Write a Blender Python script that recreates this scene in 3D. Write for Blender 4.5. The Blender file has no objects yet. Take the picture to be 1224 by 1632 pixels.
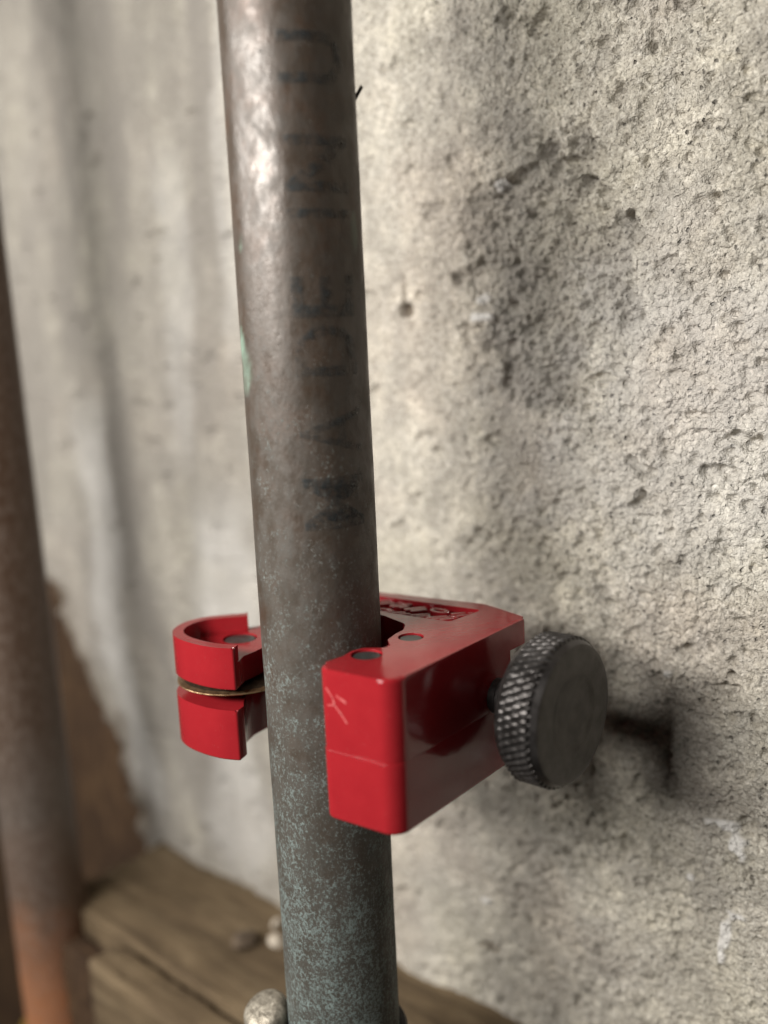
import bpy, bmesh, math, random
import numpy as np
from mathutils import Vector, Matrix

S = 0.001                      # everything below is measured in millimetres
sc = bpy.context.scene
COL = sc.collection
R = math.radians

# ------------------------------------------------------------------ camera, world, light, exposure
RT = np.array([[9.98955877e-01, 4.56853937e-02, 0.0],
               [-7.94591743e-03, 1.73745267e-01, -9.84758572e-01],
               [-4.49890831e-02, 9.83730363e-01, 1.73926868e-01]])   # rows: world x, y, z in camera axes
CAM = np.array([9.04131912, -120.51546506, 20.86540799])
cd = bpy.data.cameras.new('camera')
cam = bpy.data.objects.new('camera', cd); COL.objects.link(cam)
m = Matrix.Identity(4)
for i in range(3):
    for j in range(3):
        m[i][j] = RT[i, j]
    m[i][3] = CAM[i]*S
cam.matrix_world = m
cd.sensor_fit = 'HORIZONTAL'; cd.sensor_width = 36.0; cd.lens = 1500/1224*36
cd.clip_start = 0.002; cd.clip_end = 20
cd.dof.use_dof = True; cd.dof.focus_distance = 0.124; cd.dof.aperture_fstop = 11.5
sc.camera = cam

w = bpy.data.worlds.new('World'); sc.world = w; w.use_nodes = True
bg = w.node_tree.nodes['Background']; bg.inputs[0].default_value = (1.0, 0.93, 0.84, 1); bg.inputs[1].default_value = 0.02

def area(name, loc, target, sx, sy, power, col):
    l = bpy.data.lights.new(name, 'AREA'); l.shape = 'RECTANGLE'; l.size = sx*S; l.size_y = sy*S
    l.energy = power; l.color = col
    o = bpy.data.objects.new(name, l); COL.objects.link(o)
    o.location = Vector(loc)*S
    o.rotation_euler = (Vector(target)-Vector(loc)).to_track_quat('-Z', 'Y').to_euler()
    return o
area('work_light', (-192, -158, 98), (0, 15, -5), 165, 40, 1.72, (1.0, 0.97, 0.925))
area('side_light', (-400, -20, 120), (0, 20, -5), 200, 120, 1.3, (1.0, 0.97, 0.925))

vs = sc.view_settings
sc.display_settings.display_device = 'sRGB'
vs.view_transform = 'Standard'; vs.look = 'None'; vs.exposure = 0; vs.gamma = 1; vs.use_curve_mapping = False
sc.cycles.max_bounces = 8

# ------------------------------------------------------------------ frames of reference
TH = R(41.5)
D3 = np.array([math.cos(TH), -math.sin(TH), 0.0])     # along the wall, to the right
N3 = np.array([math.sin(TH), math.cos(TH), 0.0])      # into the wall
def wallpt(s, n, z): return Vector(D3*s + N3*n + np.array([0, 0, z]))
PHI = R(36)
A3 = np.array([math.cos(PHI), -math.sin(PHI), 0.0]); B3 = np.array([math.sin(PHI), math.cos(PHI), 0.0])
ZC = -25.3

# ------------------------------------------------------------------ numpy noise
def _h(ix, iy, seed):
    n = (ix.astype(np.int64)*374761393 + iy.astype(np.int64)*668265263 + seed*974634811) & 0xffffffff
    n = ((n ^ (n >> 13))*1274126177) & 0xffffffff
    n = n ^ (n >> 16)
    return (n & 0xffffff)/float(0xffffff)
def vn(x, y, seed=0):
    ix, iy = np.floor(x), np.floor(y); fx, fy = x-ix, y-iy
    fx = fx*fx*fx*(fx*(fx*6-15)+10); fy = fy*fy*fy*(fy*(fy*6-15)+10)
    a, b, c, d = _h(ix, iy, seed), _h(ix+1, iy, seed), _h(ix, iy+1, seed), _h(ix+1, iy+1, seed)
    return (a*(1-fx)+b*fx)*(1-fy)+(c*(1-fx)+d*fx)*fy
def fbm(x, y, seed=0, o=4, g=0.5):
    t = 0; amp = 1; tot = 0
    for k in range(o):
        t = t+amp*vn(x*2**k+17.3*k, y*2**k-9.1*k, seed+k); tot += amp; amp *= g
    return t/tot
def worley(x, y, seed=0):
    ix, iy = np.floor(x), np.floor(y); d1 = np.full(x.shape, 9.0); rid = np.zeros(x.shape)
    for dx in (-1, 0, 1):
        for dy in (-1, 0, 1):
            cx, cy = ix+dx, iy+dy
            px = cx+_h(cx, cy, seed); py = cy+_h(cx, cy, seed+71)
            d = np.hypot(px-x, py-y); m_ = d < d1
            d1 = np.where(m_, d, d1); rid = np.where(m_, _h(cx, cy, seed+5), rid)
    return d1, rid
def sstep(a, b, x):
    t = np.clip((x-a)/(b-a), 0, 1); return t*t*(3-2*t)

# ------------------------------------------------------------------ materials
class NT:
    def __init__(s, name):
        s.m = bpy.data.materials.new(name); s.m.use_nodes = True; s.t = s.m.node_tree
        s.p = s.t.nodes['Principled BSDF']
        tc = s.t.nodes.new('ShaderNodeTexCoord'); mp = s.t.nodes.new('ShaderNodeMapping')
        mp.inputs['Scale'].default_value = (1000, 1000, 1000)
        s.t.links.new(tc.outputs['Object'], mp.inputs[0]); s.mm = mp.outputs[0]
    def L(s, a, b): s.t.links.new(a, b)
    def scale(s, v):
        mp = s.t.nodes.new('ShaderNodeMapping'); mp.inputs['Scale'].default_value = v; s.L(s.mm, mp.inputs[0]); return mp.outputs[0]
    def noise(s, sc_, det=4, rough=0.55, vec=None, dist=0):
        n = s.t.nodes.new('ShaderNodeTexNoise'); n.inputs['Scale'].default_value = sc_; n.inputs['Detail'].default_value = det
        n.inputs['Roughness'].default_value = rough; n.inputs['Distortion'].default_value = dist
        s.L(vec or s.mm, n.inputs['Vector']); return n.outputs['Fac']
    def vor(s, sc_, vec=None, out='Distance'):
        n = s.t.nodes.new('ShaderNodeTexVoronoi'); n.inputs['Scale'].default_value = sc_; s.L(vec or s.mm, n.inputs['Vector']); return n.outputs[out]
    def ramp(s, f, stops):
        n = s.t.nodes.new('ShaderNodeValToRGB'); e = n.color_ramp.elements
        while len(e) < len(stops): e.new(0.5)
        for k, (p, c) in zip(e, stops):
            k.position = p; k.color = (c, c, c, 1) if not hasattr(c, '__len__') else (*c, 1)
        s.L(f, n.inputs[0]); return n.outputs[0]
    def mix(s, f, a, b, mode='MIX'):
        n = s.t.nodes.new('ShaderNodeMix'); n.data_type = 'RGBA'; n.blend_type = mode
        for k, v in ((0, f), (6, a), (7, b)):
            if hasattr(v, 'is_linked'): s.L(v, n.inputs[k])
            elif k == 0: n.inputs[0].default_value = v
            else: n.inputs[k].default_value = (*v, 1)
        return n.outputs[2]
    def math(s, op, a, b=0.0):
        n = s.t.nodes.new('ShaderNodeMath'); n.operation = op
        for k, v in enumerate((a, b)):
            if hasattr(v, 'is_linked'): s.L(v, n.inputs[k])
            else: n.inputs[k].default_value = v
        return n.outputs[0]
    def attr(s, name, out='Fac'):
        n = s.t.nodes.new('ShaderNodeAttribute'); n.attribute_name = name; return n.outputs[out]
    def sep(s, k):
        n = s.t.nodes.new('ShaderNodeSeparateXYZ'); s.L(s.mm, n.inputs[0]); return n.outputs[k]
    def bump(s, h, dist, strength=1.0, prev=None):
        n = s.t.nodes.new('ShaderNodeBump'); n.inputs['Distance'].default_value = dist*S; n.inputs['Strength'].default_value = strength
        s.L(h, n.inputs['Height'])
        if prev is not None: s.L(prev, n.inputs['Normal'])
        return n.outputs[0]
    def set(s, **kw):
        for k, v in kw.items():
            i = s.p.inputs[k.replace('_', ' ')]
            if hasattr(v, 'is_linked'): s.L(v, i)
            elif hasattr(v, '__len__'): i.default_value = (*v, 1) if len(v) == 3 else v
            else: i.default_value = v
        return s.m

def mat_concrete():
    t = NT('concrete')
    tone = t.attr('tone'); stain = t.attr('stain'); white = t.attr('lime_hotspot')
    mid = t.noise(0.22, 4, 0.6); big = t.noise(0.035, 3, 0.5); fine = t.noise(2.2, 4, 0.8)
    streak = t.noise(0.09, 4, 0.6, t.scale((1, 1, 0.22)))
    dv = t.t.nodes.new('ShaderNodeVectorMath'); dv.operation = 'MULTIPLY_ADD'
    nz = t.t.nodes.new('ShaderNodeTexNoise'); nz.inputs['Scale'].default_value = 1.3; t.L(t.mm, nz.inputs['Vector'])
    t.L(nz.outputs['Color'], dv.inputs[0]); dv.inputs[1].default_value = (0.7, 0.7, 0.7); t.L(t.mm, dv.inputs[2]); wv = dv.outputs[0]
    grain = t.vor(1.55, wv, 'Color'); gd = t.vor(1.55, wv); gd2 = t.vor(3.4, wv); g2 = t.vor(3.4, wv, 'Color')
    c = t.ramp(grain, [(0.0, (0.20, 0.185, 0.165)), (0.25, (0.40, 0.375, 0.33)), (0.6, (0.53, 0.505, 0.455)), (0.85, (0.66, 0.635, 0.58)), (1.0, (0.80, 0.78, 0.73))])
    c = t.mix(0.45, c, t.ramp(g2, [(0.0, (0.17, 0.155, 0.135)), (0.3, (0.42, 0.395, 0.345)), (0.8, (0.60, 0.57, 0.51)), (1.0, (0.82, 0.80, 0.76))]))
    c = t.mix(t.ramp(fine, [(0.36, 0.8), (0.47, 0.0)]), c, (0.15, 0.135, 0.115))
    mott = t.ramp(t.noise(0.15, 5, 0.7), [(0.30, (0.70, 0.685, 0.66)), (0.47, (0.93, 0.915, 0.89)), (0.56, (1.06, 1.04, 1.0)), (0.70, (1.36, 1.34, 1.28))])
    c = t.mix(1.0, c, mott, 'MULTIPLY')
    c = t.mix(1.0, c, t.ramp(big, [(0.35, (1.04, 1.035, 0.985)), (0.5, (1.0, 0.995, 0.985)), (0.66, (0.93, 0.89, 0.87))]), 'MULTIPLY')
    c = t.mix(t.ramp(streak, [(0.35, 0.35), (0.6, 0.0)]), c, (0.25, 0.23, 0.205))
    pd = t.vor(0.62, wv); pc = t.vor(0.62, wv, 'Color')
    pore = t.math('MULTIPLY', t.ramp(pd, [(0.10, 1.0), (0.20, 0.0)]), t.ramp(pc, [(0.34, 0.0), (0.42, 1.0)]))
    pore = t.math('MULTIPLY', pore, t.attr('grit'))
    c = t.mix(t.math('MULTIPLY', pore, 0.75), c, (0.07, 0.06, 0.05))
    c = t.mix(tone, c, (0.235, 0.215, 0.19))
    c = t.mix(stain, c, (0.075, 0.05, 0.028))
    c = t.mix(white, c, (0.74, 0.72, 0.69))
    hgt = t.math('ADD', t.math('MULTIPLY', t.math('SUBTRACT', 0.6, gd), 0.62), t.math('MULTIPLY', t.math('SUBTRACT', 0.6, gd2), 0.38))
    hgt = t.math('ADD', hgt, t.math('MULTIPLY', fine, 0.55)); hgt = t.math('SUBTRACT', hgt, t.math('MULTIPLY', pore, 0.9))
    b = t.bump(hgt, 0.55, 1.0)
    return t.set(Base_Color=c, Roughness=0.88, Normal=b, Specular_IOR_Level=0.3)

def mat_pipe(name, second=False):
    t = NT(name); z = t.sep(2)
    sq = t.scale((1, 1, 0.6))
    n1 = t.noise(0.16, 4, 0.6); n2 = t.noise(0.9, 4, 0.65, sq); n3 = t.noise(2.6, 4, 0.7)
    if not second:
        c = t.ramp(n1, [(0.3, (0.055, 0.036, 0.024)), (0.5, (0.062, 0.048, 0.037)), (0.7, (0.070, 0.042, 0.027))])
        c = t.mix(t.ramp(n2, [(0.45, 0.0), (0.75, 0.5)]), c, (0.066, 0.060, 0.053))
        # greenish bloom, denser towards the damp lower end
        low = t.ramp(t.math('MULTIPLY_ADD', z, -0.0083), [(0.0, 0.0), (1.0, 1.0)])
        zz = t.math('ADD', t.math('MULTIPLY', z, -0.0082), 0.33)
        nn = t.math('ADD', zz, t.math('MULTIPLY', t.math('SUBTRACT', n1, 0.5), 0.9))
        dens = t.ramp(nn, [(0.1, 0.0), (0.95, 1.0)])
        grey = t.mix(t.math('MULTIPLY', dens, 0.72), c, (0.042, 0.045, 0.039))
        sp = t.noise(2.3, 6, 0.82, t.scale((1, 1, 0.85)))
        clus = t.noise(0.33, 3, 0.6)
        thr = t.math('ADD', t.math('ADD', sp, t.math('MULTIPLY', dens, 0.17)), t.math('MULTIPLY', t.math('SUBTRACT', clus, 0.5), 0.22))
        spot = t.ramp(thr, [(0.63, 0.0), (0.70, 0.7), (0.8, 1.0)])
        vcol = t.mix(n3, (0.105, 0.145, 0.138), (0.25, 0.315, 0.30))
        c = t.mix(t.math('MULTIPLY', spot, 0.7), grey, vcol)
        patch = t.attr('bloom')
        c = t.mix(t.math('MULTIPLY', patch, t.ramp(n2, [(0.3, 0.35), (0.6, 1.0)])), c, (0.22, 0.32, 0.25))
        rough = t.math('ADD', t.math('MULTIPLY', dens, 0.2), t.math('MULTIPLY', n2, 0.3))
        rough = t.math('ADD', t.math('ADD', rough, 0.19), t.math('MULTIPLY', t.ramp(t.noise(0.42, 4, 0.65, sq), [(0.42, 0.0), (0.60, 1.0)]), 0.20))
        met = t.math('SUBTRACT', 0.85, t.math('MULTIPLY', spot, 0.8))
        bmp = t.bump(t.noise(0.55, 3, 0.6, sq), 0.11, 0.8); bmp = t.bump(n2, 0.07, 0.8, bmp); bmp = t.bump(spot, 0.05, 0.6, bmp)
        return t.set(Base_Color=c, Metallic=t.math('MULTIPLY', met, t.math('SUBTRACT', 0.22, t.math('MULTIPLY', dens, 0.15))), Roughness=rough, Normal=bmp, Specular_IOR_Level=0.5)
    zn = t.math('ADD', z, t.math('MULTIPLY', t.math('SUBTRACT', t.noise(0.12, 3), 0.5), 22))
    f = t.math('DIVIDE', t.math('ADD', zn, 140), 140)
    c = t.ramp(f, [(0.0, (0.50, 0.20, 0.085)), (0.14, (0.37, 0.155, 0.072)), (0.33, (0.12, 0.078, 0.056)), (0.48, (0.105, 0.082, 0.067)), (0.62, (0.075, 0.048, 0.033)), (1.0, (0.066, 0.036, 0.021))])
    c = t.mix(t.ramp(n2, [(0.45, 0.0), (0.75, 0.4)]), c, (0.24, 0.2, 0.17))
    return t.set(Base_Color=c, Metallic=0.35, Roughness=t.math('ADD', t.math('MULTIPLY', n2, 0.3), 0.3), Normal=t.bump(n2, 0.1, 0.6))

def mat_red():
    t = NT('red_enamel')
    n = t.noise(0.35, 3, 0.5); f = t.noise(5.0, 3, 0.6)
    c = t.mix(n, (0.215, 0.010, 0.014), (0.26, 0.014, 0.018))
    chip = t.ramp(t.noise(1.1, 4, 0.7), [(0.70, 0.0), (0.73, 1.0)])
    dust = t.ramp(f, [(0.66, 0.0), (0.8, 0.5)])
    c = t.mix(t.math('MULTIPLY', dust, 0.5), c, (0.5, 0.3, 0.26))
    c = t.mix(t.math('MULTIPLY', chip, 0.5), c, (0.25, 0.07, 0.06))
    b = t.bump(t.noise(0.5, 3, 0.5), 0.10, 0.3); b = t.bump(t.noise(3.0, 2, 0.5), 0.03, 0.2, b)
    m_ = t.set(Base_Color=c, Roughness=t.math('ADD', t.math('MULTIPLY', f, 0.12), 0.06), Normal=b, Specular_IOR_Level=0.5)
    return m_

def mat_simple(name, col, rough, metal=0.0, col2=None, sc_=0.6, bump=0.05, bsc=2.0, **kw):
    t = NT(name); n = t.noise(sc_, 4, 0.6)
    c = t.mix(t.ramp(n, [(0.35, 0.0), (0.68, 1.0)]), col, col2 or tuple(x*1.5 for x in col))
    return t.set(Base_Color=c, Roughness=t.math('ADD', t.math('MULTIPLY', n, 0.25), rough-0.12), Metallic=metal, Normal=t.bump(t.noise(bsc, 4, 0.6), bump, 0.7), **kw)

def mat_wood(name, c1, c2, c3, axis):
    t = NT(name)
    rt = t.t.nodes.new('ShaderNodeMapping'); rt.inputs['Rotation'].default_value = (0, 0, TH); t.L(t.mm, rt.inputs[0])
    mp = t.t.nodes.new('ShaderNodeMapping'); mp.inputs['Scale'].default_value = axis; t.L(rt.outputs[0], mp.inputs[0]); v = mp.outputs[0]
    n = t.noise(0.35, 5, 0.65, v, 0.4); n2 = t.noise(0.05, 3, 0.6); n3 = t.noise(1.2, 4, 0.7)
    c = t.ramp(n, [(0.3, c1), (0.52, c2), (0.7, c3)])
    c = t.mix(t.ramp(n2, [(0.42, 0.0), (0.7, 0.55)]), c, c1)
    c = t.mix(t.ramp(n3, [(0.6, 0.0), (0.75, 0.5)]), c, tuple(x*1.5 for x in c3))
    b = t.bump(n, 0.5, 0.8); b = t.bump(n3, 0.2, 0.7, b)
    return t.set(Base_Color=c, Roughness=0.85, Normal=b, Specular_IOR_Level=0.25)

def mat_ink():
    t = NT('worn_dark_print')
    n = t.noise(0.8, 5, 0.75); 
    t.set(Base_Color=(0.028, 0.034, 0.036), Roughness=0.5, Metallic=0.1, Normal=t.bump(t.noise(0.9, 4, 0.65), 0.1, 0.75))
    t.L(t.ramp(n, [(0.41, 0.0), (0.66, 0.74)]), t.p.inputs['Alpha'])
    return t.m

# ------------------------------------------------------------------ mesh helpers
def link(name, me, mat, parent=None, smooth=None):
    o = bpy.data.objects.new(name, me); COL.objects.link(o)
    if mat: me.materials.append(mat)
    if parent: o.parent = parent
    if smooth is not None:
        me.polygons.foreach_set('use_smooth', [True]*len(me.polygons))
        me.set_sharp_from_angle(angle=R(smooth))
    return o
def from_bm(name, bm, mat, parent=None, smooth=35):
    for v in bm.verts: v.co *= S
    bmesh.ops.recalc_face_normals(bm, faces=bm.faces)
    me = bpy.data.meshes.new(name); bm.to_mesh(me); bm.free()
    return link(name, me, mat, parent, smooth)
def round_poly(pts, rad, n=6):
    out = []; N = len(pts)
    for i in range(N):
        p = Vector(pts[i][:2]); r = pts[i][2] if len(pts[i]) > 2 else rad
        a = Vector(pts[i-1][:2])-p; b = Vector(pts[(i+1) % N][:2])-p
        la, lb = a.length, b.length; a.normalize(); b.normalize()
        ang = a.angle(b)
        if r <= 0 or ang > 3.05: out.append(p); continue
        d = min(r/math.tan(ang/2), la*0.48, lb*0.48); r = d*math.tan(ang/2)
        c = p+(a+b).normalized()*(r/math.sin(ang/2))
        s, e = p+a*d-c, p+b*d-c
        for k in range(n+1):
            v = s.lerp(e, k/n); v = v.normalized()*r
            out.append(c+v)
    return out
def prism(bm, pts, z0, z1, bt=0.0, bb=0.0, seg=4):
    """an outline in plan carried from z0 up to z1, its top and bottom rims rounded"""
    lo = [bm.verts.new((p[0], p[1], z0)) for p in pts]; hi = [bm.verts.new((p[0], p[1], z1)) for p in pts]
    N = len(pts)
    fb = bm.faces.new(lo[::-1]); ft = bm.faces.new(hi)
    for i in range(N): bm.faces.new((lo[i], lo[(i+1) % N], hi[(i+1) % N], hi[i]))
    for f, w_ in ((ft, bt), (fb, bb)):
        if w_ > 0:
            bmesh.ops.bevel(bm, geom=list(f.edges), offset=w_, segments=seg, profile=0.5, affect='EDGES', clamp_overlap=True)
def tool_obj(name, bm, mat, parent, smooth=35):
    for v in bm.verts: v.co.z -= ZC
    return from_bm(name, bm, mat, parent, smooth)
def cut(o, cutters):
    """carve solids out of a part and keep the result as plain mesh"""
    for c in cutters:
        md = o.modifiers.new('b', 'BOOLEAN'); md.operation = 'DIFFERENCE'; md.solver = 'EXACT'; md.object = c
    dg = bpy.context.evaluated_depsgraph_get(); dg.update()
    me = bpy.data.meshes.new_from_object(o.evaluated_get(dg))
    o.modifiers.clear(); old = o.data; o.data = me; bpy.data.meshes.remove(old)
    for c in cutters:
        bpy.data.objects.remove(c)
    me.polygons.foreach_set('use_smooth', [True]*len(me.polygons)); me.set_sharp_from_angle(angle=R(32))
def ccw(p):
    a = sum(p[i][0]*p[(i+1) % len(p)][1]-p[(i+1) % len(p)][0]*p[i][1] for i in range(len(p)))
    return p if a > 0 else p[::-1]
def lathe(bm, prof, n=64, z0=0, axis=None):
    rings = []
    for r, h in prof:
        if r < 1e-6: rings.append([bm.verts.new((0, 0, h))])
        else: rings.append([bm.verts.new((r*math.cos(2*math.pi*k/n), r*math.sin(2*math.pi*k/n), h)) for k in range(n)])
    for a, b in zip(rings, rings[1:]):
        for k in range(n):
            q = [a[k % len(a)], a[(k+1) % n % len(a)], b[(k+1) % n % len(b)], b[k % len(b)]]
            q = list(dict.fromkeys(q))
            if len(q) > 2: bm.faces.new(q)
def tag(o, label=None, cat=None, group=None, kind=None):
    for k, v in (('label', label), ('category', cat), ('group', group), ('kind', kind)):
        if v: o[k] = v
    return o
def grid_mesh(name, X, Y, Z, attrs=None, mask=None):
    ny, nx = X.shape
    co = np.stack([X, Y, Z], -1).reshape(-1, 3)*S
    idx = np.arange(nx*ny).reshape(ny, nx)
    q = np.stack([idx[:-1, :-1], idx[:-1, 1:], idx[1:, 1:], idx[1:, :-1]], -1).reshape(-1, 4)
    if mask is not None: q = q[mask.reshape(-1)]
    me = bpy.data.meshes.new(name)
    me.vertices.add(len(co)); me.vertices.foreach_set('co', co.ravel())
    me.loops.add(len(q)*4); me.loops.foreach_set('vertex_index', q.ravel().astype(np.int32))
    me.polygons.add(len(q)); me.polygons.foreach_set('loop_start', np.arange(0, len(q)*4, 4, dtype=np.int32))
    me.polygons.foreach_set('use_smooth', np.ones(len(q), bool))
    me.update(calc_edges=True)
    for k, v in (attrs or {}).items():
        a = me.attributes.new(k, 'FLOAT', 'POINT'); a.data.foreach_set('value', np.ascontiguousarray(v, dtype=np.float32).ravel())
    me.validate()
    return me

# ------------------------------------------------------------------ the concrete wall
CONC = mat_concrete()
def build_wall():
    s = np.concatenate([np.arange(-330, -175, 3.0), np.arange(-175, -40, 0.9), np.arange(-40, -10, 0.4), np.arange(-10, 62, 0.2), np.arange(62, 130, 1.2)])
    z = np.concatenate([np.arange(-150, -98, 1.4), np.arange(-98, 78, 0.22), np.arange(78, 190, 1.4)])
    Sx, Zz = np.meshgrid(s, z)
    g = 40.0
    rough = 0.35+0.65*sstep(-25, 30, Sx+(vn(Sx/9, Zz/9, 3)-.5)*18)*(0.65+0.35*sstep(-60, 0, Zz))
    h = (fbm(Sx/26, Zz/34, 1, 3)-.5)*2.2
    h += rough*((fbm(Sx/3.4, Zz/2.4, 11, 3, .6)-.5)*1.0+(vn(Sx/.45, Zz/.4, 15)-.5)*.42)
    w1, r1 = worley(Sx/0.95, Zz/0.8, 21)
    h += rough*(0.42-w1)*0.40*(0.3+r1)
    w2, r2 = worley(Sx/2.7, Zz/2.2, 31)
    pit = np.where(r2 > 0.50, sstep(0.42, 0.10, w2+(vn(Sx/.7, Zz/.7, 8)-.5)*.25), 0)
    h -= rough*pit*0.8
    w3, r3 = worley(Sx/9+.3*vn(Sx/3, Zz/3, 44), Zz/6+.3*vn(Sx/3, Zz/3, 45), 37)
    pit3 = np.where(r3 > 0.66, sstep(0.24, 0.06, w3+(vn(Sx/1.1, Zz/1.1, 9)-.5)*.22), 0)
    h -= pit3*1.5*(0.5+0.5*rough)
    # the broken-out patch
    ex = (Sx-10.5)/15.5; ez = (Zz-30.5)/18.5
    rr = np.sqrt(ex**2+ez**2)+(fbm(Sx/6, Zz/6, 51, 4, .6)-.5)*0.75
    ch = sstep(1.0, 0.86, rr)
    h += ch*(-1.0+(fbm(Sx/4.5, Zz/3.6, 57, 4, .6)-.5)*3.4+(0.4-w1)*0.6)
    h -= sstep(0.12, 0.0, abs(rr-0.93))*0.9*np.clip(sstep(38, 46, Zz)+sstep(22, 15, Zz)*sstep(6, 14, Sx)+.15, 0, 1)*sstep(.25, .5, vn(Sx/4, Zz/4, 63))
    # single marks: drill mark with its run, a gouge, a chip
    def blob(cs, cz, rs, rz, j=.35):
        return np.sqrt(((Sx-cs)/rs)**2+((Zz-cz)/rz)**2)+(vn(Sx/1.3, Zz/1.3, 77)-.5)*j
    hole = sstep(1.05, .7, blob(-16.6, 26.5, 1.7, 1.5)); run = sstep(1.05, .7, blob(-16.9, 29.6, .55, 3.0))
    h -= hole*1.6+run*.4
    smud = sstep(1.1, .6, blob(-2.9, -86.4, 2.4, 1.1, .8))
    h -= smud*.5
    for cs, cz, rs, rz, dp in ((34.3, 9.6, 2.6, .7, 1.3), (36.5, 38.0, 1.1, .8, 1.5), (40.4, 49.3, 1.2, .7, 1.6), (39.5, -26.2, .8, .6, 1.3), (27, -5, 1.6, .5, .8), (-6, 49, 1.2, 1.0, .8), (-11, 3, .9, .9, .8), (21, 60, 1.7, .8, 1.2), (31.5, 15.5, 1.8, .4, .9), (13.5, 45.6, 3.4, 1.0, 1.7), (17.2, 42.6, 1.6, 1.0, 1.3), (20.6, 15.0, 2.0, .7, 1.6), (10.5, 16.2, 2.4, .6, 1.1), (24.2, 26.5, .8, 2.0, 1.1), (8, 49.5, 1.2, .8, 1.0)):
        h -= dp*sstep(1.05, .5, blob(cs, cz, rs, rz, .6))
    ridge = sstep(1.0, .2, blob(34.6, 8.0, 2.8, .6, .5)); h += ridge*.6
    lime_hotspot = np.zeros_like(h)
    for cs, cz, rs, rz in ((38.6, -49.0, 2.6, .9), (40.6, -52.0, 1.5, 1.8), (39.4, -66, .8, 3.0), (40.6, -62.5, 2.0, .8), (38.7, -69, .8, 2.0), (34.0, -59, .6, .5), (-3, -77, 1.3, .6), (-.5, 27.3, 1.9, .7), (-1.5, 24.5, 2.2, .6), (2.6, 44.2, 1.2, 1.2), (30, -28, .8, .7)):
        lime_hotspot = np.maximum(lime_hotspot, sstep(1.1, .55, blob(cs, cz, rs, rz, 1.1)))
    h += lime_hotspot*.35
    def run_(pts, wd, seed):
        zz_ = [p[1] for p in pts][::-1]; ss_ = [p[0] for p in pts][::-1]
        c_ = np.interp(Zz, zz_, ss_)+(fbm(Zz/14, Sx/40, seed, 3)-.5)*9
        w_ = wd*(.55+.9*vn(Zz/17, Sx*0+3, seed+4))
        return sstep(1.25, .35, abs(Sx-c_)/w_)*sstep(zz_[0]-8, zz_[0]+8, Zz)*sstep(zz_[-1]+10, zz_[-1]-10, Zz)*(.45+.55*fbm(Sx/6, Zz/9, seed+8, 3))
    pale = np.maximum.reduce([run_([(-115, 8), (-116, -26), (-114, -53), (-108, -88)], 7, 201), run_([(-70, -12), (-72, -40), (-70, -95)], 9, 211), run_([(-78, 60), (-80, 0)], 6, 221)*.6, run_([(-58, 90), (-60, 20)], 4, 226)*.5])
    dark = np.maximum.reduce([run_([(-64, 95), (-66, 40)], 5, 231), run_([(-108, 0), (-104, -30), (-92, -60), (-88, -78)], 6, 241), run_([(-95, 100), (-98, 30)], 7, 251)*.7, run_([(-134, 60), (-136, 0)], 8, 261)*.6])
    # left part: trowelled, with upright runs of thicker mortar
    lf = sstep(-30, -70, Sx)
    h += lf*((fbm(Sx/12, Zz/60, 81, 3)-.5)*3.0)
    # broken lower left edge of the slab
    bs = np.interp(Zz, [-150, -104, -92, -74, -59, -50, -38, -30, -24], [-108, -116.5, -120.3, -126, -135.3, -144.7, -151, -175, -400])
    edge = Sx-(bs+(fbm(Sx/6, Zz/6, 91, 4, .6)-.5)*11)
    roll = sstep(9, 0, edge)
    inset = -h+roll**2*6.5
    keep = edge > -1.2
    mask = keep[:-1, :-1] & keep[1:, 1:] & keep[:-1, 1:] & keep[1:, :-1]
    n = g+np.where(edge < 9, inset, -h)
    X = D3[0]*Sx+N3[0]*n; Y = D3[1]*Sx+N3[1]*n
    tone = np.clip(lf*.36+ch*.50*(.5+vn(Sx/5, Zz/5, 70))+pit3*.15+lf*(.30+.75*sstep(.40, .62, fbm(Sx/13+.4*vn(Sx/5, Zz/9, 75), Zz/38, 72, 4, .55)))*.42+dark*.55+sstep(-80, -150, Sx)*.15, 0, .9)  # left part also darkened in colour, standing in for light falling off
    stain = np.clip(hole*.75+run*.5+smud*.7+sstep(17, 1, edge+(fbm(Sx/5, Zz/5, 96, 3)-.5)*14)*.85, 0, .92)
    me = grid_mesh('concrete_wall', X, Y, Zz, dict(tone=tone, stain=stain, grit=rough, lime_hotspot=np.clip(lime_hotspot*.75+pale*.5+.30*sstep(1.2, .2, np.hypot((Sx-42)/42, (Zz-8)/26)+(fbm(Sx/6, Zz/6, 271, 4, .6)-.5)*1.1), 0, .9)), mask)  # lime spots and pale runs, plus a hotspot of light painted at right
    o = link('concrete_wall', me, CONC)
    tag(o, 'rough pale grey concrete wall with pits and a chipped patch', None, None, 'structure')
build_wall()

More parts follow.
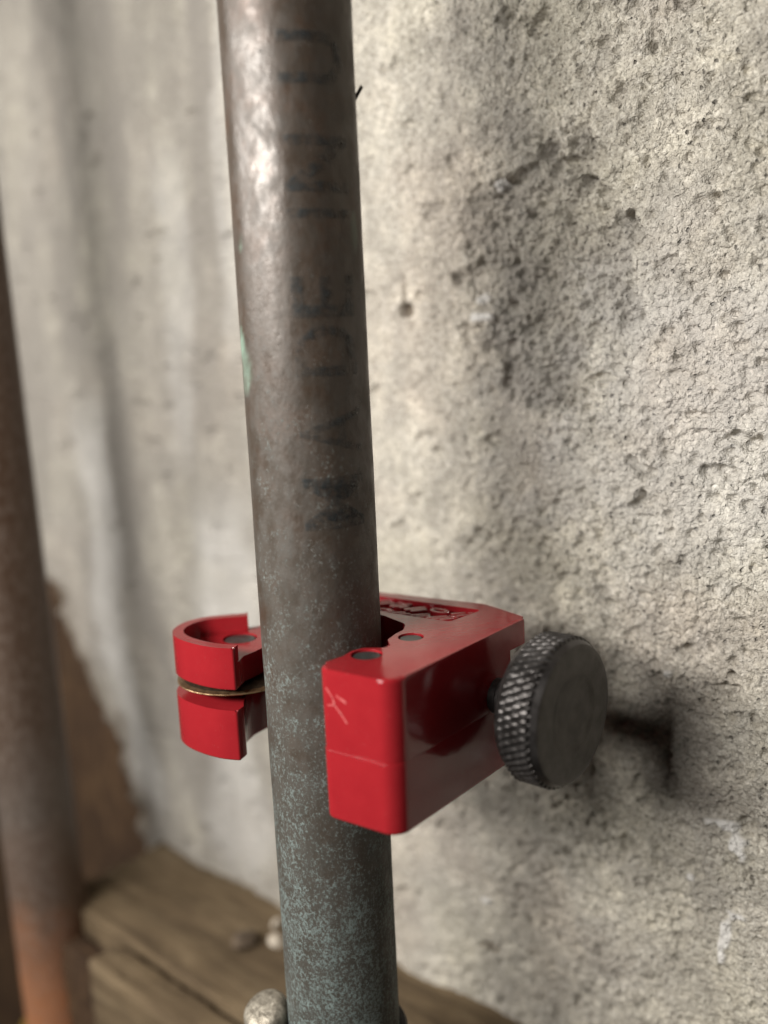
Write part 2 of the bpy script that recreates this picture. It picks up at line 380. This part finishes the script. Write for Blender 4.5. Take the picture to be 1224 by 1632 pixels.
# ------------------------------------------------------------------ timber behind and below
def slab(name, mat, s0, s1, n0, n1, z0, z1, rough=1.0, step=1.6, seed=1, bev=1.2):
    """a sawn board: a closed box in wall axes with worn, uneven faces"""
    bm = bmesh.new()
    bmesh.ops.create_cube(bm, size=1)
    for v in bm.verts:
        v.co = Vector((s0 if v.co.x < 0 else s1, n0 if v.co.y < 0 else n1, z0 if v.co.z < 0 else z1))
    bmesh.ops.bevel(bm, geom=list(bm.edges), offset=bev, segments=2, profile=.5, affect='EDGES')
    for ax, L in ((0, s1-s0), (1, n1-n0), (2, z1-z0)):
        k = int(L/step)
        lo = (s0, n0, z0)[ax]
        for i in range(1, k):
            no = Vector((0, 0, 0)); no[ax] = 1; co = Vector((0, 0, 0)); co[ax] = lo+L*i/k
            bmesh.ops.bisect_plane(bm, geom=list(bm.verts)+list(bm.edges)+list(bm.faces), plane_co=co, plane_no=no, dist=1e-5)
    P = np.array([v.co[:] for v in bm.verts])
    bm.normal_update()
    NN = np.array([v.normal[:] for v in bm.verts])
    q = (fbm(P[:, 0]/26+P[:, 2]/5, P[:, 1]/3+P[:, 2]/3, seed, 4)-.5)*1.3+(fbm(P[:, 0]/4+3, P[:, 1]/3+P[:, 2]/3, seed+9, 3)-.5)*.7
    P = P+NN*(q*rough)[:, None]
    for v, p in zip(bm.verts, P): v.co = wallpt(*p)
    return from_bm(name, bm, mat, None, 50)
W1 = mat_wood('weathered_wood', (0.05, 0.033, 0.018), (0.11, 0.077, 0.043), (0.155, 0.114, 0.068), (0.10, 1, 1))
W2 = mat_wood('brown_wood', (0.02, 0.010, 0.005), (0.045, 0.024, 0.011), (0.08, 0.046, 0.021), (1, 1, 0.25))
o = slab('wooden_ledge', W1, -102.5, 60, 11.4, 41.5, -128, -99, 1.0, 1.5, 5, 0.8)
tag(o, 'worn grey brown timber ledge along the foot of the concrete wall', 'timber')
o = slab('wooden_strip', W1, -77.5, -30, 3.0, 10.9, -128, -100.0, 1.0, 1.3, 25, 1.3)
tag(o, 'narrow weathered wood strip along the front of the timber ledge', 'timber')
o = slab('wooden_block', W2, -97, -80, 5.5, 10.8, -135, -104, 1.0, 1.3, 35, 1.0)
tag(o, 'small brown wood block at the front corner of the timber ledge, beside the bare copper', 'timber')
o = slab('wooden_board', W2, -330, -60, 47, 60, -300, -10, 1.2, 4, 15)
tag(o, 'dark brown wooden board showing behind the broken edge of the concrete', 'board')

# ------------------------------------------------------------------ pipes
def tube_mesh(name, x, y, r, z0, z1, nz, na, attr=None, wob=0.05):
    z = np.linspace(z0, z1, nz); a = np.linspace(0, 2*math.pi, na+1)
    A, Z = np.meshgrid(a, z)
    rr = r+wob*(fbm(np.cos(A)*3+7, Z/9+np.sin(A)*3, 5, 3)-.5)*2
    X = x+rr*np.cos(A); Y = y+rr*np.sin(A)
    return grid_mesh(name, X, Y, Z, attr(A, Z) if attr else None)
def bloom(A, Z):
    def bl(ad, z, ra, rz):
        d = np.sqrt((((np.degrees(A)-ad+180) % 360-180)/ra)**2+((Z-z)/rz)**2)
        return sstep(1.1, .5, d+(fbm(np.cos(A)*9+5, Z/1.5, 3, 3)-.5)*.9)
    # angles: 270 is straight at the viewer, 200 near the left silhouette
    b = np.maximum(bl(199, 21.5, 9, 3.0), bl(206, 18.5, 14, 2.6)*.55)
    b = np.maximum(b, bl(333, 34.5, 8, 3)*.22)
    b = np.maximum(b, bl(214, 33.4, 3, .8)*.5)
    return dict(bloom=b)
PIPE1 = mat_pipe('tarnished_copper')
me = tube_mesh('copper_pipe', 0, 0, 7.95, -190, 150, 420, 120, bloom)
pipe = link('copper_pipe', me, PIPE1)
tag(pipe, 'tarnished brown copper pipe with green specks and faded lettering, inside the red cutter', 'pipe', 'copper pipes in front of the wall')
PIPE2 = mat_pipe('heat_marked_copper', True)
me = tube_mesh('copper_pipe', -71.0, 72.0, 7.95, -190, 170, 160, 64)
for v in me.vertices: v.co -= Vector((-71, 72, 0))*S
p2 = link('copper_pipe', me, PIPE2); p2.location = (-71*S, 72*S, 0); p2.rotation_euler = (0, R(-0.75), 0)
tag(p2, 'copper pipe with bare orange foot, standing beside the end of the timber ledge', 'pipe', 'copper pipes in front of the wall')
# brass collar round its foot
bm = bmesh.new()
lathe(bm, [(8.0, -3), (9.6, -3), (10.1, -2.2), (10.1, 1.4), (9.5, 2.2), (8.0, 2.3)], 48)
br = from_bm('brass_collar', bm, mat_simple('dull_brass', (0.30, 0.19, 0.04), 0.4, 0.8, (0.42, 0.28, 0.07)), p2)
br.location = (0, 0, -129.5*S)

# lettering down the pipe: MADE IN U.S.A, read upwards
INK = mat_ink()
def letter(ch, z, width, h=8.2, centre_deg=25):
    cu = bpy.data.curves.new('t', 'FONT'); cu.body = ch; cu.size = 1; cu.resolution_u = 3; cu.offset = 0.004 if ch in 'MA' else 0.014
    ob = bpy.data.objects.new('t', cu); COL.objects.link(ob)
    dg = bpy.context.evaluated_depsgraph_get(); me = bpy.data.meshes.new_from_object(ob.evaluated_get(dg))
    bpy.data.objects.remove(ob); bpy.data.curves.remove(cu)
    bm = bmesh.new(); bm.from_mesh(me); bpy.data.meshes.remove(me)
    xs = [v.co.x for v in bm.verts]; ys = [v.co.y for v in bm.verts]
    x0, x1, y0, y1 = min(xs), max(xs), min(ys), max(ys)
    sx = width/(x1-x0) if x1-x0 > .2 else 8.0
    for v in bm.verts:
        v.co = Vector(((v.co.x-(x0+x1)/2)*sx, (v.co.y-(y0+y1)/2)/(y1-y0)*h, 0))
    for i in range(1, 26):
        y = -h/2+h*i/26
        bmesh.ops.bisect_plane(bm, geom=list(bm.verts)+list(bm.edges)+list(bm.faces), plane_co=(0, y, 0), plane_no=(0, 1, 0), dist=1e-6)
    for v in bm.verts:
        zz = z+v.co.x; ang = R(270+centre_deg)-v.co.y/7.95
        rr = 8.03+0.05
        v.co = Vector((rr*math.cos(ang), rr*math.sin(ang), zz))
    return from_bm('printed_letter', bm, INK, pipe, 60)
for ch, z, wd in (('M', 2.3, 6.4), ('A', 10.9, 5.6), ('D', 20.6, 6.0), ('E', 26.9, 4.8), ('I', 36.3, 1.5), ('N', 41.8, 6.2), ('U', 53.2, 5.6)):
    letter(ch, z, wd)
# a sliver standing off the right-hand side
bm = bmesh.new()
prism(bm, [(0, 0), (1.0, 1.6), (.75, 1.9), (-.1, .7)], -.12, .12)
sl = from_bm('burr', bm, mat_simple('dark_flake', (0.03, 0.024, 0.02), .7), pipe)
sl.rotation_euler = (R(90), 0, 0); sl.location = (7.85*S, 1.0*S, 50.2*S)

# ------------------------------------------------------------------ the tubing cutter
RED = mat_red()
STEEL = mat_simple('blackened_steel', (0.036, 0.032, 0.030), 0.40, 0.75, (0.080, 0.074, 0.071), 0.5, 0.04, 3.0)
PIN = mat_simple('dark_pin_steel', (0.045, 0.05, 0.048), 0.4, 0.6, (0.08, 0.085, 0.08), 1.0, 0.05, 2.5)
cutter = bpy.data.objects.new('tubing_cutter', None); COL.objects.link(cutter)
cutter.empty_display_size = .01
cutter.location = (0, 0, ZC*S); cutter.rotation_euler = (0, 0, -PHI)
tag(cutter, 'small red tubing cutter with black knurled knob clamped on the tarnished copper pipe', 'tubing cutter')

inner = [(9.1, -6.9, 1.0), (8.8, -5.0, 1.0), (9.4, -3.2, .8), (11.6, -2.0, .5), (12.0, -1.1, .5), (10.2, .9, .7), (9.7, 3.2, 1.2), (9.6, 5.3, .8), (8.4, 7.6, 2.5), (3.2, 9.6, 3.0), (-9.0, 9.6, .5)]
outer_hi = [(8.25, -11.55, 1.6), (19.6, -11.4, 2.4), (21.4, 17.4, 1.2), (13.0, 20.8, 4), (-12.0, 19.0, 1.0)]
def outline(outer, grow=0.0):
    p = round_poly(outer+inner[::-1], .5, 7)
    return ccw([(q.x, q.y) for q in p])
def flat_cyl(x, y, r, z0, z1, n=32):
    bm = bmesh.new(); prism(bm, [(x+r*math.cos(2*math.pi*k/n), y+r*math.sin(2*math.pi*k/n)) for k in range(n)], z0, z1); return bm
corner = [(30, 12.6), (21.6, 12.6), (20.9, 13.4), (17.2, 17.6), (16.6, 19.2), (16.4, 30), (30, 30)]
def corner_cut():
    b_ = bmesh.new(); prism(b_, ccw(corner), -40, -19.4); return tool_obj('c', b_, None, cutter)
recess = bmesh.new()
prism(recess, [(q.x, q.y) for q in round_poly([(-10, 10.9), (7.6, 11.0), (13.1, 11.3), (14.2, 17.9), (-10, 17.6)], .6)], -16.85, -12)
PINS = ((11.3, -5.1, 1.85), (12.2, 3.2, 1.55))
# the body is cast in two halves with the parting line between them
bm = bmesh.new(); prism(bm, outline(outer_hi), -26.2, -16.0, 1.15, 0.02, 5)
upper = tool_obj('frame', bm, RED, cutter)
cut(upper, [tool_obj('c', recess, None, cutter), corner_cut()]+[tool_obj('c', flat_cyl(x, y, r+.12, -16.5, -12), None, cutter) for x, y, r in PINS])
def lower_shift(pts): return [(x, y-.13 if y < -8 else y) for x, y in pts]
bm = bmesh.new(); prism(bm, lower_shift(outline(outer_hi)), -35.0, -26.2, 0.03, 1.2, 5)
lower = tool_obj('frame', bm, RED, cutter)
cut(lower, [corner_cut()])

# a wavy reflection painted as pale bands on the narrow front face
def reflection_mark():
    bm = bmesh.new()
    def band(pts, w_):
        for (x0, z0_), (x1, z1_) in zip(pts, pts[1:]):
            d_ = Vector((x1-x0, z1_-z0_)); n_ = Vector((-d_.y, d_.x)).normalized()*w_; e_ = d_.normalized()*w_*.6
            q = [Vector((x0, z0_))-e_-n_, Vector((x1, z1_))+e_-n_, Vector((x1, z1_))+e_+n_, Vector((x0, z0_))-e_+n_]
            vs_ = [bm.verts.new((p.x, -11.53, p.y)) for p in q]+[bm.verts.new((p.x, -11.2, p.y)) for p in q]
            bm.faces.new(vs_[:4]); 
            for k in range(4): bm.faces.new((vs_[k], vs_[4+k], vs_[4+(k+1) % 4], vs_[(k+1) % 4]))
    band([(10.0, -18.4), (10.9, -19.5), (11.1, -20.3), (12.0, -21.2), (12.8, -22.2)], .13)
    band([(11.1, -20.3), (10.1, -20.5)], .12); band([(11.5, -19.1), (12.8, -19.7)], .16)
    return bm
REFLECTION = mat_simple('reflection_pink', (0.34, 0.045, 0.048), .3, 0, (0.42, 0.11, 0.105), 1.0, .03)
tool_obj('painted_reflection', reflection_mark(), REFLECTION, cutter)

# hook with its slot
hk = [(-9.2, -7.4), (-11.5, -8.2), (-14.2, -8.5), (-17.2, -8.3), (-19.6, -7.75), (-21.7, -6.7), (-23.3, -5.1), (-24.2, -3.2), (-24.5, -1.2), (-24.1, .8), (-23.3, 2.2), (-22.1, 3.5), (-20.9, 4.7), (-19.4, 6.1)]
def smooth_open(p, n=3):
    out = []
    for i in range(len(p)-1):
        p0 = Vector(p[max(i-1, 0)]); p1 = Vector(p[i]); p2 = Vector(p[i+1]); p3 = Vector(p[min(i+2, len(p)-1)])
        for k in range(n):
            t = k/n
            out.append(.5*((2*p1)+(p2-p0)*t+(2*p0-5*p1+4*p2-p3)*t*t+(3*p1-p0-3*p2+p3)*t**3))
    out.append(Vector(p[-1])); return out
arc = smooth_open(hk)
def tip_round(p, r=.55):
    q = round_poly([(p[0][0], p[0][1], r)]+[(x, y, 0) for x, y in p[1:-1]]+[(p[-1][0], p[-1][1], r)], 0, 5)
    return [(v.x, v.y) for v in q]
HP = (-16.75, 1.5)
th_ = 1.55
nrm = []
for i in range(len(arc)):
    t = (arc[min(i+1, len(arc)-1)]-arc[max(i-1, 0)]).normalized(); nrm.append(Vector((t.y, -t.x)))
c0 = Vector((-16, -.5))
inn = [p+(n if (c0-p).dot(n) > 0 else -n)*th_ for p, n in zip(arc, nrm)]
MOUTH = [(-16.0, 11.0), (-12.5, 18.2), (-5.5, 18.2), (-5.5, 10.2), (-9.3, 9.8), (-10.6, 8.0), (-11.4, 5.2), (-11.3, 3.0), (-10.9, .6), (-10.6, -1.8), (-10.6, -4.2)]
up = [(v.x, v.y) for v in arc]+MOUTH+[(inn[0].x-.1, inn[0].y+.3)]
bm = bmesh.new(); prism(bm, ccw(tip_round(up, .8)), -23.7, -17.75, .62, .5, 4)
jaw = tool_obj('jaw', bm, RED, cutter)
tg0 = (arc[0]-arc[1]).normalized()*.12
pk = [inn[0]+tg0, arc[0]+(arc[0]-inn[0])*1.5+tg0]+[Vector((6, -14)), Vector((6, 26)), Vector((-17.5, 26)), arc[-1]+(arc[-1]-inn[-1])*1.5]+inn[:0:-1]
pocket = bmesh.new(); prism(pocket, ccw([(v.x, v.y) for v in pk]), -20.0, -12, 0, .3, 3)
cut(jaw, [tool_obj('c', pocket, None, cutter), tool_obj('c', flat_cyl(*HP, 2.5, -20.5, -12), None, cutter)])
lowo = [(v.x-.05, v.y-.1) for v in arc]+[(-16.0, 11.0), (-12.5, 18.2), (-5.5, 18.2), (-5.5, 10.2), (-9.4, 10.4), (-11.6, 8.0), (-13.0, 5.0), (-13.6, 2.4), (-13.5, -.2), (-12.6, -2.8), (-11.1, -4.8), (-9.75, -5.6)]
bm = bmesh.new(); prism(bm, ccw(tip_round(lowo, .8)), -33.7, -26.5, .5, .8, 4)
jl = tool_obj('jaw', bm, RED, cutter)

# cutting wheel, sharp rimmed
WC = Vector((-16.0, 0.1, -24.75))
bm = bmesh.new()
lathe(bm, [(0, -1.0), (2.6, -1.0), (2.9, -.75), (6.2, -.58), (7.9, -.26), (7.9, .26), (6.2, .58), (2.9, .75), (2.6, .85), (0, .85)], 96)
for v in bm.verts: v.co += WC
wheel = tool_obj('cutter_wheel', bm, mat_simple('dark_wheel', (0.035, 0.026, 0.018), 0.45, 0.6, (0.09, 0.06, 0.035), 1.2, .05, 3), cutter, 25)
bm = bmesh.new()
lathe(bm, [(7.8, -.27), (8.68, -.12), (8.78, 0), (8.68, .12), (7.8, .27)], 96)
for v in bm.verts: v.co += WC
tool_obj('cutting_edge', bm, mat_simple('worn_bronze_edge', (0.20, 0.12, 0.06), 0.3, 0.85, (0.45, 0.30, 0.17), 1.2, .05, 3), wheel, 25)
# pins
def pin(name, x, y, r, z, slot):
    bm = bmesh.new()
    lathe(bm, [(0, -3), (r, -3), (r, -.18), (r-.18, 0), (0, 0)], 40)
    for v in bm.verts: v.co += Vector((x, y, z))
    o = tool_obj(name, bm, PIN, cutter)
    if slot:
        sb = bmesh.new(); prism(sb, [(x-r*1.2*math.cos(.3)-.2, y-r*1.2*math.sin(.3)), (x-r*1.2*math.cos(.3)+.2, y-r*1.2*math.sin(.3)-.2), (x+r*1.2*math.cos(.3)+.2, y+r*1.2*math.sin(.3)), (x+r*1.2*math.cos(.3)-.2, y+r*1.2*math.sin(.3)+.2)], z-.5, z+1)
        cut(o, [tool_obj('c', sb, None, cutter)])
for x, y, r in PINS: pin('roller_pin', x, y, r, -16.18, False)
pin('wheel_pin', *HP, 2.3, -20.12, True)
# rollers on the pins, inside the open front of the body
for x, y, r in PINS:
    bm = bmesh.new(); lathe(bm, [(1.2, -5.5), (3.0, -5.5), (3.3, -5.2), (3.3, 5.2), (3.0, 5.5), (1.2, 5.5)], 40)
    for v in bm.verts: v.co += Vector((x+.35, y, -26))
    tool_obj('roller', bm, PIN, cutter)

# cast marks standing in the sunk panel
def marks():
    bm = bmesh.new()
    def bar(p, q, w_, z1=-16.2):
        p, q = Vector(p), Vector(q); t = (q-p).normalized(); n_ = Vector((-t.y, t.x))*w_/2
        prism(bm, [(v.x, v.y) for v in (p-n_, q-n_, q+n_, p+n_)], -17.0, z1, .14, 0, 2)
    def ring(x, y, rx, ry, rot, w_):
        n = 14; cs = [Vector((x+rx*math.cos(k*2*math.pi/n)*math.cos(rot)-ry*math.sin(k*2*math.pi/n)*math.sin(rot), y+rx*math.cos(k*2*math.pi/n)*math.sin(rot)+ry*math.sin(k*2*math.pi/n)*math.cos(rot))) for k in range(n)]
        for k in range(n): bar(cs[k]+(cs[k]-cs[(k+1) % n])*.2, cs[(k+1) % n]+(cs[(k+1) % n]-cs[k])*.2, w_)
    rng = random.Random(4)
    bar((-3.0, 14.8), (-.8, 17.0), .8); bar((-1.6, 14.4), (.4, 16.4), .8); bar((-3.0, 14.8), (-1.5, 14.3), .7)
    ring(1.8, 15.6, 1.1, .8, .6, .5); bar((1.0, 14.4), (3.2, 16.9), .6); bar((2.6, 14.5), (3.6, 15.6), .6)
    bar((3.8, 14.0), (5.9, 16.4), .9); bar((5.0, 13.8), (6.6, 15.6), .8)
    ring(1.4, 12.4, 1.2, .7, .1, .5); bar((3.0, 11.9), (4.8, 12.9), .6); bar((4.4, 11.7), (5.8, 12.6), .5)
    ring(8.6, 15.8, 1.3, .7, -.15, .6); bar((6.2, 12.0), (8.0, 13.6), .6); bar((7.2, 11.8), (8.6, 12.9), .5)
    bar((8.8, 11.9), (11.0, 14.0), .7); bar((9.8, 11.8), (11.6, 13.4), .6); bar((11.0, 12.0), (12.2, 13.2), .7)
    bar((11.0, 15.0), (12.4, 16.6), .8); bar((12.2, 14.6), (13.2, 16.0), .7); ring(11.9, 13.9, .7, .5, .3, .4); bar((12.9, 16.4), (13.5, 17.2), .6)
    return bm
tool_obj('raised_marks', marks(), RED, cutter, 40)

# screw and knob: their axis is turned a little towards the viewer
KA = R(-5.4)
def knob_space(bm, base):
    # local: x = axis outwards
    M = Matrix.Translation(Vector(base)) @ Matrix.Rotation(KA, 4, 'Z') @ Matrix.Rotation(R(90), 4, 'Y')
    for v in bm.verts: v.co = M @ v.co
KB = (32.3, 8.5, -24.4)
bm = bmesh.new()
lathe(bm, [(0, -17), (2.3, -17), (2.3, -10.3), (2.6, -10.2), (3.0, -9.8), (3.0, -6.2), (4.2, -6.1), (4.2, -5.0), (0, -5.0)], 48)
knob_space(bm, KB); tool_obj('screw', bm, STEEL, cutter)
RK, TK = 9.45, 6.0
na, nv = 768, 26
bm = bmesh.new()
prof = [(0, -.36), (1.2, -.35), (1.6, -.27), (2.2, -.25), (3.0, -.27), (3.4, -.31), (3.8, -.27), (4.6, -.26), (4.9, -.12), (5.3, -.1), (6.4, -.08), (7.9, -.02), (8.3, -.02)]
rows = []
def ring_at(r, h): return [bm.verts.new((r*math.cos(2*math.pi*k/na), r*math.sin(2*math.pi*k/na), h)) for k in range(na)]
cap = bm.verts.new((0, 0, -.55))
for r, h in prof[1:]: rows.append(ring_at(r, h))
rows.append(ring_at(8.62, -.10)); rows.append(ring_at(RK-.42, -.80))
NK = 56; tg = math.tan(R(27))
for j in range(nv+1):
    vv = -.85-(TK-1.7)*j/nv
    fade = min(1, j/2.0, (nv-j)/2.0)
    rr = []
    for k in range(na):
        th = 2*math.pi*k/na
        u1 = (th*NK/(2*math.pi)+vv*tg*NK/(2*math.pi*RK)) % 1.0; u2 = (th*NK/(2*math.pi)-vv*tg*NK/(2*math.pi*RK)+.3) % 1.0
        t1 = 1-abs(2*u1-1); t2 = 1-abs(2*u2-1)
        hgt = min(1, t1*1.8)*(.85+.15*min(1, t2*1.7))
        r = RK-.56+.58*hgt*fade
        rr.append(bm.verts.new((r*math.cos(th), r*math.sin(th), vv)))
    rows.append(rr)
rows.append(ring_at(RK-.45, -TK+.8)); rows.append(ring_at(8.5, -TK)); rows.append(ring_at(4.0, -TK))
for k in range(na): bm.faces.new((cap, rows[0][k], rows[0][(k+1) % na]))
for a, b in zip(rows, rows[1:]):
    for k in range(na): bm.faces.new((a[k], b[k], b[(k+1) % na], a[(k+1) % na]))
endc = bm.verts.new((0, 0, -TK))
for k in range(na): bm.faces.new((endc, rows[-1][(k+1) % na], rows[-1][k]))
knob_space(bm, KB); tool_obj('knob', bm, STEEL, cutter, 30)

# ------------------------------------------------------------------ pipe clamp and screw at the foot
BLK = mat_simple('black_iron', (0.012, 0.011, 0.010), .6, .3)
bm = bmesh.new()
lathe(bm, [(8.05, -16), (8.9, -16), (9.1, -15.6), (9.1, -.5), (8.8, 0), (8.05, 0)], 56)
for v in bm.verts: v.co.z += -75.0
e0 = len(bm.verts)
prism(bm, [(-17.5, -1.5), (-8.2, -3.0), (-8.2, 4.5), (-17.5, 4.5)], -88.0, -79.5, .5, .5)
cl = from_bm('pipe_clamp', bm, BLK)
tag(cl, 'black iron clamp ring around the foot of the tarnished pipe', 'clamp')
bm = bmesh.new()
lathe(bm, [(0, 0), (1.6, -.05), (2.6, -.25), (3.1, -.7), (3.35, -1.4), (3.35, -2.6), (3.1, -3.1), (2, -3.2), (2, -12), (0, -12)], 40)
sb = from_bm('screw', bm, mat_simple('galvanised_metal', (0.15, 0.13, 0.10), .52, .6, (0.42, 0.38, 0.31), 0.9, .3, 1.2))
sb.location = (-11.6*S, -.3*S, -71.0*S); sb.rotation_euler = (R(14), R(-18), 0)
tag(sb, 'round galvanised screw head beside the foot of the tarnished pipe', 'screw')

# ------------------------------------------------------------------ crumbs on the ledge
def crumb(name, s, n, r, mat, seed, label, cat, flat=.6):
    bm = bmesh.new(); bmesh.ops.create_icosphere(bm, subdivisions=3, radius=1)
    rng = random.Random(seed)
    ks = [(Vector((rng.uniform(-1, 1), rng.uniform(-1, 1), rng.uniform(-1, 1))).normalized(), rng.uniform(.55, .95)) for _ in range(9)]
    for v in bm.verts:
        for d, k in ks:
            q = v.co.dot(d)
            if q > k: v.co -= d*(q-k)
        v.co = Vector((v.co.x*r, v.co.y*r*.75, v.co.z*r*flat))
    o = from_bm(name, bm, mat, None, 30)
    o.location = wallpt(s, n, -99+r*flat*.6)*S; o.rotation_euler = (0, 0, rng.uniform(0, 6))
    tag(o, label, cat); return o
PALE = mat_simple('pale_mortar', (0.30, 0.25, 0.19), .85, 0, (0.46, 0.41, 0.34), .5, .2)
DARKW = mat_simple('dark_wood_bit', (0.05, 0.034, 0.02), .85, 0, (0.10, 0.07, 0.045), .5, .3)
crumb('mortar_crumb', -49.0, 29.5, 2.1, PALE, 3, 'cream crumb of mortar close against the left edge of the pipe', 'crumb')
crumb('mortar_crumb', -53.5, 34.0, 1.7, PALE, 7, 'small pale grey crumb of mortar further back on the ledge', 'crumb')
crumb('bark_flake', -54.0, 26.0, 3.6, DARKW, 12, 'dark brown flake of bark lying on the ledge beside the pale crumbs', 'flake', .5)
crumb('bark_flake', -33.0, 26.0, 3.0, DARKW, 22, 'flat brown wood flake on the ledge near the screw head', 'flake', .3)
